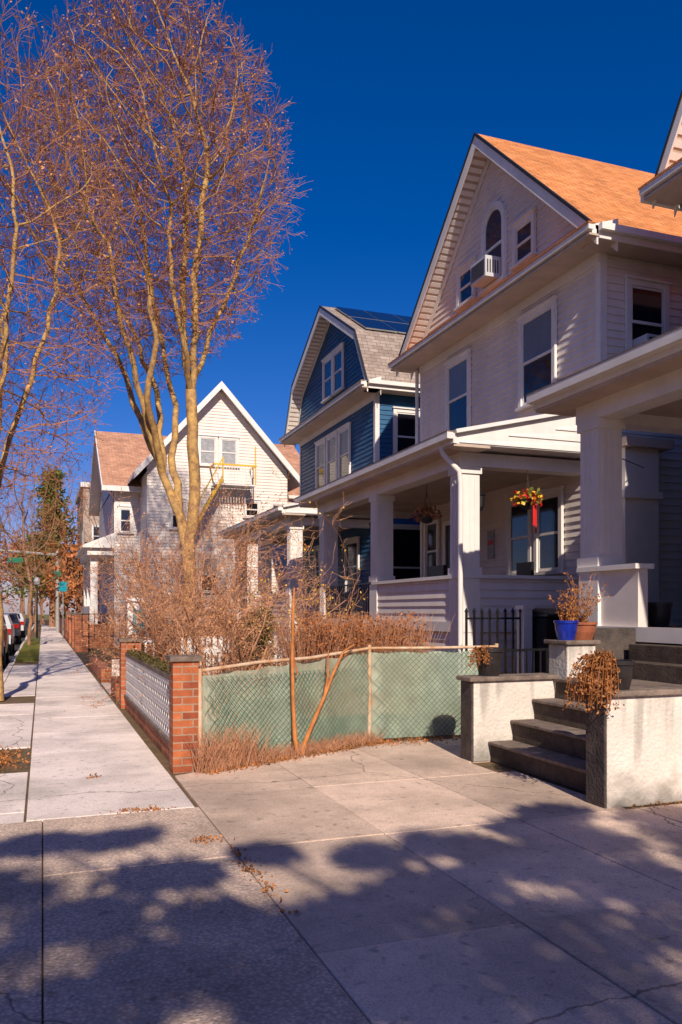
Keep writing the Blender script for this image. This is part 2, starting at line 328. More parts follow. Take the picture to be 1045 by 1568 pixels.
# ------------------------------------------------------------------ MAIN WHITE HOUSE
P1=[(11.15,7.92),(15.17,11.65),(19.25,7.92)]
main=house('white_gable_house',9,11.63,18.7,7.95,P1,12,M['white'],M['roof'])
porch(main,6.5,9,12.02,19.4,1.4,[(12.02,15.8)],[(12.02,2.2),(15.6,2.2),(19.0,1.4)])
mb=MB()
win(mb,'x',9,12.96,14.0,5.65,7.3); win(mb,'x',9,16.2,17.15,5.65,7.3)
win(mb,'x',9,13.64,14.22,8.55,9.25,'glass'); win(mb,'x',9,15.98,16.6,8.55,9.25,'glass')
c=9; ya,yb=14.72,15.48; yc=(ya+yb)/2; zs=9.72; r=(yb-ya)/2
mb.wb('x',c,ya,yb,8.5,zs,.028,.037,M['glass']); N=14
for i in range(N):
    a=math.pi*i/N;b=math.pi*(i+1)/N
    mb.poly([(c-.037,yc,zs),(c-.037,yc+r*math.cos(b),zs+r*math.sin(b)),(c-.037,yc+r*math.cos(a),zs+r*math.sin(a))],M['glass'])
    for r0,r1,o in ((r,r+.11,.085),(r-.05,r,.06)):
        q=[(yc+r0*math.cos(a),zs+r0*math.sin(a)),(yc+r1*math.cos(a),zs+r1*math.sin(a)),(yc+r1*math.cos(b),zs+r1*math.sin(b)),(yc+r0*math.cos(b),zs+r0*math.sin(b))]
        mb.hexa([(c-.02,*p) for p in q]+[(c-o,*p) for p in q],M['trim'])
for aa,bb,o in ((ya-.11,ya,.085),(yb,yb+.11,.085),(ya,ya+.05,.06),(yb-.05,yb,.06)): mb.wb('x',c,aa,bb,8.5,zs,.02,o,M['trim'])
mb.wb('x',c,ya-.14,yb+.14,8.42,8.499,.02,.12,M['trim']); mb.wb('x',c,ya+.051,yb-.051,9.25,9.31,.038,.06,M['trim'])
win(mb,'x',9,12.75,13.45,2.35,3.75,'glass'); win(mb,'x',9,13.75,14.45,2.35,3.75,'glass')
mb.wb('x',9,16.3,17.25,1.42,3.6,.028,.05,M['dark']); mb.wb('x',9,16.18,16.3,1.42,3.72,.028,.09,M['trim']); mb.wb('x',9,17.25,17.37,1.42,3.72,.028,.09,M['trim']); mb.wb('x',9,16.3,17.25,3.6,3.72,.028,.09,M['trim'])
mb.wb('x',9,16.5,17.05,2.4,3.4,.05,.06,M['glass'])
mb.wb('x',9,15.1,15.35,2.7,3.3,.03,.05,M['curtain']); mb.wb('x',9,15.13,15.32,3.0,3.1,.05,.055,M['red'])
win(mb,'x',9,17.7,18.3,2.35,3.75,'glass')
win(mb,'y',11.63,9.58,10.3,6.0,7.25,'glass'); win(mb,'y',11.63,11.2,11.9,6.0,7.25,'glass')
mb.box(9.2,9.9,11.25,11.6,0,4.35,M['trim']); mb.box(9.1,10.1,11.1,11.6,4.351,4.5,M['soffit']); mb.box(9.15,9.95,11.2,11.6,3.5,3.62,M['trim'])
mb.obj('windows_and_doors',main)
ob=OB()
ob.tube([Vector(p) for p in [(6.12,12.0,4.3),(6.15,11.95,4.15),(6.42,11.93,3.9),(6.45,11.93,3.7),(6.45,11.93,.2)]],[.045]*5,8)
ob.tube([Vector((8.95,18.85,7.7)),Vector((8.95,18.85,4.6))],[.045]*2,8)
ob.obj('downspout',M['trim'],main,True)
mb=MB(); mb.box(7.0,7.5,13.6,14.3,1.45,1.9,M['black']); mb.box(7.0,7.06,13.6,14.3,1.9,2.45,M['black']); mb.box(8.0,8.5,12.9,13.4,1.45,1.9,M['black']); mb.box(8.44,8.5,12.9,13.4,1.9,2.5,M['black']); mb.obj('porch_chairs',main,.02)
def acunit(name,ax,c,a0,a1,z0,z1,parent):
    mb=MB(); mb.wb(ax,c,a0,a1,z0,z1,.04,.42,M['carw'])
    k=9
    for i in range(k):
        z=z0+.05+(z1-z0-.1)*i/k; mb.wb(ax,c,a0+.04,a1-.04,z,z+.018,.421,.43,M['dark'])
    if ax=='x':
        for i in range(5): mb.box(c-.38+i*.06,c-.35+i*.06,a0-.004,a0-.001,z0+.08,z1-.08,M['dark'])
    mb.obj(name,parent,.01)
acunit('window_air_conditioner','x',9,14.8,15.42,8.52,8.95,main)
acunit('window_air_conditioner_side','y',11.63,9.62,10.2,6.0,6.3,main)
# ------------------------------------------------------------------ NEIGHBOUR (right, mostly out of frame)
P0=[(9.85,7.9),(8.7,9.9),(5.7,11.6),(2.7,9.9),(1.5,7.9)][::-1]
nb=house('neighbouring_white_house',9,2.0,9.3,7.9,P0,12,M['white'],M['roof'])
mb=MB(); mb.box(8.4,12,9.86,9.93,7.7,7.92,M['trim']); 
win(mb,'x',9,3,4,5.6,7.3); win(mb,'x',9,6.5,7.5,5.6,7.3); win(mb,'x',9,6.8,8.0,2.2,3.8)
mb.obj('trim_and_windows',nb)
porch(nb,6.5,9,1.6,8.83,1.4,[(1.6,5.5),(7.75,8.8)],[(8.45,2.15),(5.2,2.2),(1.6,2.2)],True,ped=2.15,flat=True)
# ------------------------------------------------------------------ BLUE HOUSE
P2=[(21.25,8.05),(22.25,9.8),(25.4,11.6),(28.6,9.8),(29.6,8.05)]
bh=house('blue_gambrel_house',9,21.7,29.0,8.05,P2,12,M['blue'],M['roof2'])
porch(bh,6.5,9,21.9,28.9,1.3,[(21.9,25)],[(21.9,2.1),(25.2,2.1),(28.5,2.1)],True,ped=2.1)
mb=MB()
for a in (24.35,25.35): win(mb,'x',9,a,a+.8,8.7,9.95,'glass')
for a in (23.75,24.9,26.05): win(mb,'x',9,a,a+.85,5.75,7.3,'blind')
win(mb,'y',21.7,9.62,10.3,5.95,7.35,'glass'); win(mb,'y',21.7,9.3,10.5,1.7,4.0,'glass',fr=.06); win(mb,'x',9,23,24,2.2,3.7,'glass'); win(mb,'x',9,26,27,2.2,3.7,'glass')
mb.obj('windows',bh)
mb=MB()
pa=Vector((0,22.35,9.86)); pb=Vector((0,25.2,11.49)); d=(pb-pa); nrm=Vector((0,-d.z,d.y)).normalized()*.08
for i in range(5):
    x0=8.95+i*1.05; 
    for j in range(2):
        q0=pa+d*(j*.5+.01)+nrm; q1=pa+d*(j*.5+.49)+nrm
        v=[Vector((x0,q0.y,q0.z)),Vector((x0+1.02,q0.y,q0.z)),Vector((x0+1.02,q1.y,q1.z)),Vector((x0,q1.y,q1.z))]
        mb.hexa([p-nrm*.5 for p in v]+v,M['metal'],M['solar'])
mb.obj('solar_panels',bh)
# ------------------------------------------------------------------ FAR WHITE HOUSE with camera-side gable
fg=group('white_house_with_fire_escape'); mb=MB()
mb.box(2.9,12,36.5,46,0,7.0,M['white']); lap(mb,'y',36.49,const(2.95,12),.6,6.9,M['white']); lap(mb,'x',2.89,const(36.5,46),.6,6.9,M['white'])
xc,hw,zpk=6.98,3.45,11.1
mb.box(4.0,9.95,34.01,38,0,7.3,M['white'])
mb.poly([(4.0,34.01,7.3),(9.95,34.01,7.3),(xc,34.01,zpk-.2)],M['white'])
def ge(z): 
    w=(zpk-.15-z)*(hw/3.9); return (max(4.0,xc-w),min(9.95,xc+w))
lap(mb,'y',34,ge,.6,zpk-.3,M['white'],.13)
mb.box(10.0,10.6,35,36.5,0,6.6,M['white'])
mb.obj('walls',fg)
rb=MB()
for sx in (-1,1):
    ex=xc+sx*hw*1.03; ez=7.15
    A=[(ex,33.55,ez),(ex,42,ez),(xc,42,zpk),(xc,33.55,zpk)]
    rb.hexa([(p[0],p[1],p[2]-.14) for p in A]+A,M['trim'],M['roof3'])
    rb.hexa([(ex,33.50,ez-.28),(ex,33.545,ez-.28),(xc,33.545,zpk-.28),(xc,33.50,zpk-.28),(ex,33.50,ez+.03),(ex,33.545,ez+.03),(xc,33.545,zpk+.03),(xc,33.50,zpk+.03)],M['trim'])
for (ya,za,yb_,zb_) in ((36.0,6.9,41.2,10.3),(46.4,6.9,41.2,10.3)):
    A=[(2.4,ya,za),(12.4,ya,za),(12.4,yb_,zb_),(2.4,yb_,zb_)]
    rb.hexa([(p[0],p[1],p[2]-.14) for p in A]+A,M['trim'],M['roof3'])
    rb.hexa([(2.35,ya,za-.25),(2.39,ya,za-.25),(2.39,yb_,zb_-.25),(2.35,yb_,zb_-.25),(2.35,ya,za+.03),(2.39,ya,za+.03),(2.39,yb_,zb_+.03),(2.35,yb_,zb_+.03)],M['trim'])
rb.poly([(2.9,36.5,6.9),(2.9,46,6.9),(2.9,41.2,10.1)],M['white'])
rb.box(2.35,4.0,35.9,36.0,6.7,6.92,M['trim'])
rb.hexa([(9.9,34.5,6.3),(11,34.5,6.3),(11,36.5,6.3),(9.9,36.5,6.3),(9.9,34.5,6.35),(11,34.5,6.35),(11,36.5,6.9),(9.9,36.5,6.9)],M['trim'],M['roof3'])
rb.box(9.0,9.5,39,39.5,9,11.1,M['brick']); rb.obj('roof',fg)
wb_=MB()
win(wb_,'y',34,6.15,6.8,7.7,8.8,'curtain','curtain'); win(wb_,'y',34,7.05,7.7,7.7,8.8,'curtain','curtain')
win(wb_,'y',34,8.1,8.65,5.6,6.2,'glass'); win(wb_,'y',36.49,3.15,3.6,5.0,6.0,'glass'); win(wb_,'y',34,5.0,5.5,5.0,6.1,'curtain')
win(wb_,'y',34,6.2,6.9,2.4,3.8,'curtain')
wb_.obj('windows',fg)
fe=MB(); mt=M['yellow']
fe.box(6.6,8.3,33.0,33.9,6.75,6.8,M['trim'])
for x in [6.6+i*.115 for i in range(15)]: fe.box(x,x+.03,33.0,33.02,6.8,7.55,M['trim'])
fe.box(6.55,8.35,32.98,33.03,7.55,7.62,mt); fe.box(6.55,6.61,33.03,33.9,7.55,7.62,mt); fe.box(8.26,8.32,33.03,33.9,7.55,7.62,mt); fe.box(8.27,8.32,33.0,33.04,6.8,8.4,mt); fe.box(6.9,6.95,33.0,33.04,6.8,7.9,mt)
for i in range(10): fe.box(6.9+i*.12,6.92+i*.12,33.6,33.62,6.1,6.75,M['trim'])
fe.beam((6.9,33.0,7.0),(5.7,33.0,4.8),.07,.10,mt); fe.beam((6.9,33.5,7.0),(5.7,33.5,4.8),.07,.10,mt)
for i in range(11): 
    t=i/11; fe.box(5.7+1.2*t-.05,5.7+1.2*t+.1,33.04,33.46,4.8+2.2*t,4.83+2.2*t,M['metal'])
fe.beam((6.9,33.0,7.8),(5.7,33.0,5.6),.05,.05,mt); fe.obj('fire_escape',fg)
pb_=MB()
for y in (37,40,43): pb_.box(1.95,2.25,y,y+.3,1.0,4.0,M['trim'])
pb_.box(1.8,2.9,36.6,44,4.0,4.3,M['trim']); pb_.box(1.9,2.89,36.7,44,0,1.0,M['brick']); pb_.box(1.9,2.1,36.7,44,1.0,1.8,M['white'])
pb_.hexa([(1.6,36.4,4.3),(2.89,36.4,4.3),(2.89,44.2,4.3),(1.6,44.2,4.3),(1.6,36.4,4.4),(2.89,36.4,4.95),(2.89,44.2,4.95),(1.6,44.2,4.4)],M['trim'],M['roof3']); pb_.obj('porch',fg)
bb=group('brick_apartment_building'); mb=MB(); mb.box(3.2,16,72,84,0,12,M['tan']); mb.box(3.0,16.2,71.8,84.2,12,12.4,M['trim'])
for i in range(4):
    for j in range(4): win(mb,'y',72,4+i*2.2,5.1+i*2.2,1.5+j*2.8,3.1+j*2.8,'glass')
mb.obj('walls',bb)
mb=MB(); bb2=group('brick_row_house'); mb.box(4.5,14,52,62,0,8,M['brick']); mb.hexa([(4.2,51.6,8),(14,51.6,8),(14,62.4,8),(4.2,62.4,8),(4.5,56.9,10.4),(14,56.9,10.4),(14,57.1,10.4),(4.5,57.1,10.4)],M['trim'],M['roof3'])
for j in range(2): win(mb,'y',52,5,6,1.8+3*j,3.4+3*j,'glass')
mb.obj('walls',bb2)
# houses across the street and behind the viewpoint
def plainhouse(x0,x1,y0,y1,face):
    g=group('brick_gable_house'); mb=MB(); mb.box(x0,x1,y0,y1,0,7.5,M['brick']); ym=(y0+y1)/2
    mb.hexa([(x0-.3,y0-.4,7.5),(x1+.3,y0-.4,7.5),(x1+.3,y1+.4,7.5),(x0-.3,y1+.4,7.5),(x0-.3,ym-.02,11),(x1+.3,ym-.02,11),(x1+.3,ym+.02,11),(x0-.3,ym+.02,11)],M['trim'],M['roof3'])
    for zz in (1.6,4.8):
        for k in (0.2,.6):
            a=y0+(y1-y0)*k; mb.box(x1,x1+.05,a,a+1.1,zz,zz+1.5,M['trim']); mb.box(x1+.05,x1+.06,a+.1,a+1.0,zz+.1,zz+1.4,M['glass'])
    mb.obj('walls_and_roof',g)
for y in (-14,-4,6,16,26,38): plainhouse(-26,-15,y,y+7.5,1)
plainhouse(9,20,-9,-1.5,1)
# ------------------------------------------------------------------ GROUND
mb=MB(); mb.poly([(-300,-300,-.16),(300,-300,-.16),(300,400,-.16),(-300,400,-.16)],M['grass']); mb.obj('ground')
mb=MB(); mb.box(-.8,60,-40,160,-.15,-.006,M['soil']); mb.obj('front_yards_ground')
mb=MB(); mb.poly([(-9.5,-60,-.13),(-.96,-60,-.13),(-.96,200,-.13),(-9.5,200,-.13)],M['asphalt']); mb.obj('road')
mb=MB(); 
y=-40
while y<150: mb.box(-.95,-.801,y+.006,y+1.994,-.15,.015,M['conc']); y+=2
mb.obj('kerb',None,.01)
def slabs(mb,xs,ys,mat,g=.004):
    for a,b in zip(xs,xs[1:]):
        for c,d in zip(ys,ys[1:]):
            j=U(-.003,.003); mb.box(a+g,b-g,c+g,d-g,-.05,.012+j,mat)
mb=MB(); slabs(mb,[-.12,1.16],[6.6+1.55*i for i in range(60)],M['conc']); slabs(mb,[-.79,-.13],[5.2,6.9,8.6],M['conc'])
slabs(mb,[-.79,-.13],[10.2,11.8,13.4,15.0],M['conc']); slabs(mb,[-.79,-.13],[16.4+1.55*i for i in range(7)],M['conc']); slabs(mb,[1.2,3.4],[16.2,17.4,18.6],M['conc']); mb.obj('sidewalk',None,.006)
mb=MB(); slabs(mb,[-.79,.0,1.19],[-12,-9,-6,-3,0,1.9,3.6,5.2,6.59],M['pebble'])
slabs(mb,[1.19,2.29,3.4,4.5,5.6,6.4],[-12,-9,-6,-3,0,1.9,3.6,5.35],M['drive']); slabs(mb,[1.19,2.29,3.4,4.4],[5.35,7.0],M['drive'])
g=.004
def fy(x): return 8.0+(x-1.3)*.49-.02
for a,b in ((1.19,2.29),(2.29,3.4),(3.4,4.2)):
    mb.prism([(a+g,7.0+g),(b-g,7.0+g),(b-g,min(fy(b),9.1)),(a+g,min(fy(a),9.1))],-.05,.012,M['drive'])
mb.prism([(4.2+g,7.6),(5.4,7.6),(5.4,9.0),(4.2+g,9.1)],-.05,.010,M['drive'])
mb.obj('driveway',None,.005)
mb=MB(); mb.box(-.79,-.14,27.3,52,-.02,.02,M['grass']); mb.obj('grass_verge')
ob=OB()
for i in range(5000):
    p=Vector((U(-.79,-.14),U(27.3,42),.02)); ob.tube([p,p+Vector((U(-.05,.05),U(-.05,.05),U(.05,.14)))],[.008,.002],3)
ob.obj('verge_grass_blades',M['grass'])
# ------------------------------------------------------------------ STOOP
st=group('stoop'); mb=MB(); S=M['stucco']; E=M['cope']
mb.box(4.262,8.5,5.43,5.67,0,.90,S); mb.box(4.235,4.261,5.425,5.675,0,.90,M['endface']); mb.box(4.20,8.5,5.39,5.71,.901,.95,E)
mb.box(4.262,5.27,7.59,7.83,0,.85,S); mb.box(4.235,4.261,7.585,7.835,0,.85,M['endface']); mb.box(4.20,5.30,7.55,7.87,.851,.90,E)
mb.obj('side_walls',st,.012)
mb=MB()
for i,x in enumerate((4.46,4.73,5.0,5.27)):
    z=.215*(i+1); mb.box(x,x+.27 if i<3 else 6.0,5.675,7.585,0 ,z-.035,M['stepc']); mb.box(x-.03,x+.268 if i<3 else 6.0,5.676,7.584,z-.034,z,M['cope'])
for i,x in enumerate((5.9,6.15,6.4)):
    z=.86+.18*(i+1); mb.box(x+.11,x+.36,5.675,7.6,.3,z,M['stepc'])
mb.obj('steps',st,.008)
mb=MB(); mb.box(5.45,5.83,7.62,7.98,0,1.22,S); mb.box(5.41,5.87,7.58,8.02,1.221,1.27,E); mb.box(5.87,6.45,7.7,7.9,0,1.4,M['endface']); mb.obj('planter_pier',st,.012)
# ------------------------------------------------------------------ POTS
def pot(name,x,y,z,r,h,mat):
    g=group(name); mb=MB(); mb.lathe((x,y,z),[(0,0),(r*.72,0),(r*.9,h*.45),(r*.97,h*.85),(r*1.06,h*.86),(r*1.06,h),(r*.9,h),(r*.88,h*.8),(0,h*.8)],mat,28); mb.obj('bowl',g,0,False); return g
def drytuft(g,x,y,z,n,h,spread,mat,hang=False,leaf=None):
    ob=OB(); lf=OB()
    for i in range(n):
        a=U(0,6.28) if not hang else U(2.2,4.6); p=Vector((x+U(-.05,.05),y+U(-.05,.05),z)); pts=[p.copy()]; d=Vector((math.cos(a)*spread,math.sin(a)*spread,1)).normalized()
        L=h*U(.5,1.1)/5
        for k in range(6):
            if hang: d=(d+Vector((-.06,-.03,-1.0 if k>0 else 0))).normalized()
            else: d=(d+rv()*.12).normalized()
            p=p+d*L; pts.append(p.copy())
            if leaf: 
                for q in range(4): lf.leaf(p+rv()*.014,.036)
        ob.tube(pts,[.004*(1-.1*k) for k in range(7)],3)
    ob.obj('stems',mat,g)
    if leaf: lf.obj('leaves',leaf,g)
g=pot('black_planter',4.52,7.72,.90,.15,.30,M['pot']); drytuft(g,4.43,7.68,1.17,14,.24,.8,M['vine'],True,M['dryleaf'])
g=pot('black_planter',4.47,5.56,.95,.13,.24,M['pot']); drytuft(g,4.33,5.54,1.15,80,.5,.5,M['vine'],True,M['dryleaf'])
g=pot('blue_planter',5.52,7.74,1.27,.13,.22,M['bluepot']); drytuft(g,5.52,7.74,1.42,12,.35,.3,M['vine'],False,M['dryleaf'])
g=pot('terracotta_planter',5.75,7.78,1.27,.17,.20,M['terra']); drytuft(g,5.75,7.78,1.42,26,.5,.35,M['twigo'],False,M['dryleaf'])
g=pot('black_planter',7.0,7.95,1.4,.15,.3,M['pot'])
# ------------------------------------------------------------------ SIDEWALK WALL
w=group('brick_garden_wall'); mb=MB(); B=M['brick']
def pier(mb,x,y,h=1.1,s=.34):
    mb.box(x,x+s,y,y+s,0,h-.05,B); mb.box(x-.03,x+s+.03,y-.03,y+s+.03,h-.049,h,M['cope'])
pier(mb,1.2,8.08,1.15,.25); pier(mb,1.2,13.7,1.14,.32)
mb.box(1.26,1.44,8.34,13.69,0,.20,B); mb.box(1.24,1.46,8.34,13.69,.201,.24,M['cope'])
mb.box(1.26,1.44,8.34,13.69,.86,.91,M['cope']); mb.box(1.39,1.42,8.34,13.69,.241,.859,M['dark'])
y=8.36
while y<13.55:
    for k in range(4):
        z=.245+k*.153
        for sgn in (-1,1):
            mb.beam((1.29,y,z+(.01 if sgn>0 else .145)),(1.29,y+.155,z+(.145 if sgn>0 else .01)),.05,.048,M['lattice'],up=(1,0,0))
    y+=.155
for k in range(5): mb.box(1.265,1.315,8.345,13.68,.241+k*.148,.268+k*.148,M['lattice'])
mb.obj('masonry',w,0)
ob=OB()
for i in range(1500): ob.leaf(Vector((U(1.26,1.46),U(8.36,13.7),.91+U(0,.05))),.045)
ob.obj('moss_on_coping',M['moss'],w)
w=group('brick_garden_wall'); mb=MB(); pier(mb,1.15,33,1.5,.5); pier(mb,1.2,46,1.5,.5); mb.box(1.3,1.55,33.51,45.99,0,1.2,B); mb.box(1.27,1.58,33.51,45.99,1.201,1.26,M['cope'])
for q in (37,41.5): pier(mb,1.2,q,1.45,.4)
mb.obj('masonry',w)
w=group('brick_garden_wall'); mb=MB(); mb.box(1.25,1.5,50,90,0,1.0,B); mb.obj('masonry',w)
w=group('low_brick_edging'); mb=MB(); mb.box(1.22,1.45,15.0,16.1,0,.35,B); mb.box(1.22,1.45,18.8,24,0,.3,B); mb.box(1.45,3.2,18.8,19.0,0,.5,M['conc']); mb.obj('masonry',w)
def railing(name,p0,p1,z0,z1,mat,sp=.12,t=.016,spear=False):
    g=group(name); mb=MB(); p0=Vector(p0);p1=Vector(p1);L=(p1-p0).length;d=(p1-p0)/L; n=int(L/sp)
    for i in range(n+1):
        p=p0+d*(L*i/n); mb.box(p.x-t/2,p.x+t/2,p.y-t/2,p.y+t/2,z0,z1+(.08 if spear else 0),mat)
        if spear: mb.lathe((p.x,p.y,z1+.08),[(t*1.3,0),(0,.07)],mat,6)
    for z in (z0+.1,z1-.02): mb.beam((p0.x,p0.y,z),(p1.x,p1.y,z),.03,.03,mat)
    mb.obj('bars',g); return g
railing('iron_gate',(6.05,11,0),(7.0,11,0),.5,1.5,M['black'],.12,.03,True)
railing('iron_fence',(5.4,9.15,0),(6.5,9.4,0),.3,1.1,M['black'],.12,.02)
railing('porch_railing',(6.55,15.95,0),(6.55,18.95,0),1.4,2.2,M['black'],.13,.02)
railing('iron_fence',(1.3,30,0),(3.2,30,0),.6,1.5,M['black'],.2,.03)
railing('iron_fence',(1.5,14.1,0),(2.2,14.3,0),.3,1.1,M['trim'],.13,.03)
mb=MB(); g=group('gate_post'); mb.box(7.0,7.15,10.9,11.1,0,1.62,M['trim']); mb.box(6.98,7.17,10.88,11.12,1.621,1.68,M['trim']); mb.obj('post',g)
g=group('black_storage_bin'); mb=MB(); mb.box(7.2,7.75,10.6,11.1,0,1.5,M['black']); mb.hexa([(7.15,10.5,1.5),(7.8,10.5,1.5),(7.8,11.15,1.5),(7.15,11.15,1.5),(7.2,10.55,1.56),(7.75,10.55,1.56),(7.75,11.1,1.64),(7.2,11.1,1.64)],M['black']); mb.obj('bin',g,.02)
g=group('white_picket_fence'); mb=MB()
for i in range(18):
    x=2.15+i*.105; y=13.6
    mb.prism([(x,y),(x+.075,y),(x+.075,y+.02),(x,y+.02)],.1,1.12,M['trim']); mb.poly([(x,y,1.12),(x+.075,y,1.12),(x+.037,y,1.18)],M['trim'])
mb.box(2.15,4.03,13.621,13.66,.35,.43,M['trim']); mb.box(2.15,4.03,13.621,13.66,.9,.98,M['trim']); mb.obj('pickets',g)
# ------------------------------------------------------------------ CHAIN LINK FENCE
g=group('chain_link_fence'); A=Vector((1.47,8.12,0)); Bp=Vector((3.75,9.25,0)); C=Vector((5.45,9.12,0))
wire=OB(); cl=MB()
def seg(a,b,h0,h1):
    L=(b-a).length; d=(b-a)/L; nrm=Vector((d.y,-d.x,0)); s=-1.1
    def P(t,z,o=0): return a+d*t+nrm*o+Vector((0,0,z))
    def bul(t,z): return .025*math.sin(t*5+z*3)+.015*math.sin(t*11)
    while s<L:
        for sg in (1,-1):
            pts=[]
            for k in range(7):
                z=.04+k*(1.06/6); t=s+z if sg>0 else s+1.1-z
                H=h0+(h1-h0)*max(0,min(1,t/L))
                if 0<=t<=L and z<=H-.0: pts.append(P(t,z,bul(t,z)+.02))
            if len(pts)>1: wire.tube(pts,[.0036]*len(pts),3)
        s+=.07
    n=int(L/.08); m=10
    for i in range(n):
        for k in range(m):
            def q(i_,k_):
                t=L*i_/n; H=(h0+(h1-h0)*t/L)-.06-.02*math.sin(t*7)**2; z=.03+k_*H/m; return P(t,z,bul(t,z)-.02+.012*math.sin(t*23+z*9))
            cl.poly([q(i,k),q(i+1,k),q(i+1,k+1),q(i,k+1)],M['mesh'])
seg(A,Bp,.98,1.12); seg(Bp,C,1.12,1.12)
wire.obj('wire',M['wiregreen'],g); cl.obj('privacy_mesh',g,0,True)
ob=OB()
ob.tube([Vector((1.3,8.1,1.0)),A+Vector((0,0,1.0)),A.lerp(Bp,.3)+Vector((0,0,1.05)),A.lerp(Bp,.6)+Vector((0,0,1.065)),Bp+Vector((0,0,1.14)),Bp.lerp(C,.5)+Vector((0,0,1.135)),C+Vector((0,0,1.14))],[.019]*7,8)
for p,h in ((A,1.02),(Bp,1.18),(C,1.18)): ob.tube([p,p+Vector((0,0,h))],[.026,.026],8)
ob.obj('pipes',M['pipe'],g,True)
ob=OB(); p=A.lerp(Bp,.47); q=p+Vector((.05,-.09,0))
ob.tube([q+Vector((.04,-.02,0)),q+Vector((0,0,.2)),q+Vector((-.02,0,.6)),q+Vector((-.03,0,1.1)),q+Vector((-.02,.0,1.6)),q+Vector((.0,.02,1.85))],[.030,.026,.022,.02,.016,.008],8)
ob.tube([q+Vector((.06,0,0)),q+Vector((.18,.06,.25)),q+Vector((.40,.18,.62)),q+Vector((.52,.25,.85)),q+Vector((.68,.32,1.12)),q+Vector((.85,.42,1.2))],[.03,.026,.02,.019,.014,.008],8)
ob.tube([q+Vector((.40,.18,.62)),q+Vector((.46,.22,.85)),q+Vector((.47,.23,1.15))],[.016,.012,.008],6)
ob.tube([q+Vector((.03,0,.9)),q+Vector((-.05,.0,1.25)),q+Vector((.08,.0,1.5))],[.012,.01,.006],6)
vg=group('climbing_vine'); ob.obj('stems',M['vine'],vg,True)
ob=OB()
for i in range(1900):
    t=R()**1.6; p=A.lerp(Bp,t)+Vector((0.05+U(-.12,.1),-.08+U(-.12,.1),0)); h=U(.08,.5 if t<.25 else .2)
    d=Vector((U(-.35,.35),U(-.35,.35),1)); ob.tube([p,p+d*h*.5,p+d*h+Vector((U(-.06,.06),U(-.06,.06),-.02))],[.003,.0025,.001],3)
ob.obj('dry_grass',M['twigo'])
lf=OB()
def litter(cx,cy,rx,ry,n):
    for i in range(n):
        lf.leaf(Vector((cx+random.gauss(0,rx),cy+random.gauss(0,ry),.015+R()*.01)),U(.015,.04),.7)
for i in range(16):
    p=A.lerp(Bp,i/15); litter(p.x+.1,p.y-.16,.1,.06,110)
litter(-.45,9.4,.13,.35,700); litter(.75,6.62,.12,.03,110); litter(1.2,4.9,.03,.35,110); litter(1.05,5.6,.05,.04,60); litter(4.0,9.0,.4,.12,500); litter(5.0,5.35,.3,.03,60); litter(.45,8.1,.05,.03,40)
lf.obj('fallen_leaves',M['dryleaf'])
# ------------------------------------------------------------------ SIGN BOX
g=group('bulletin_board'); mb=MB(); x,y=1.42,14.95
mb.box(x+.14,x+.22,y+.03,y+.09,0,1.18,M['trim']); mb.box(x,x+.38,y,y+.12,1.18,1.76,M['trim']); mb.box(x+.09,x+.31,y-.006,y-.001,1.22,1.62,M['cyan']); mb.box(x+.15,x+.23,y-.010,y-.007,1.36,1.5,M['trim'])
mb.box(x-.03,x+.41,y-.03,y+.15,1.761,1.83,M['lattice']); mb.obj('case',g,.004)
# ------------------------------------------------------------------ HANGING ITEMS
def lantern(x,y,z):
    g=group('porch_lantern'); mb=MB(); mb.lathe((x,y,z),[(0,0),(.05,.02),(.08,.08),(.09,.26),(.11,.28),(.03,.36),(.0,.4)],M['black'],8); mb.box(x-.006,x+.006,y-.006,y+.006,z+.38,4.0,M['black']); mb.obj('lamp',g)
lantern(7.05,12.35,3.3); lantern(6.9,16.8,3.25)
def basket(x,y,z,leafm,ribbon):
    g=group('hanging_flower_basket'); mb=MB(); mb.lathe((x,y,z),[(0,-.14),(.1,-.11),(.17,0),(.18,.02)],M['dark'],14)
    for a in (0,2.1,4.2): mb.beam((x+.16*math.cos(a),y+.16*math.sin(a),z),(x,y,z+.45),.006,.006,M['black'])
    mb.box(x-.004,x+.004,y-.004,y+.004,z+.45,4.0,M['black'])
    if ribbon: mb.box(x+.03,x+.06,y-.18,y-.17,z-.55,z-.05,M['red']); mb.box(x-.02,x+.02,y-.19,y-.18,z-.42,z-.08,M['red'])
    mb.obj('pot',g)
    for mm,n,nm in leafm:
        ob=OB()
        for i in range(n):
            v=rv().normalized()*U(.1,.27); v.z=abs(v.z)*.9-.05; ob.leaf(Vector((x,y,z+.02))+v,.08,.8)
        ob.obj(nm,mm,g)
basket(7.75,11.95,3.45,[(M['red'],150,'red_flowers'),(M['yellow'],110,'yellow_flowers'),(M['green'],110,'leaves')],True)
basket(6.9,14.1,3.4,[(M['twig'],260,'dry_leaves')],False)
basket(6.9,22.5,3.4,[(M['twig'],160,'dry_leaves')],False)
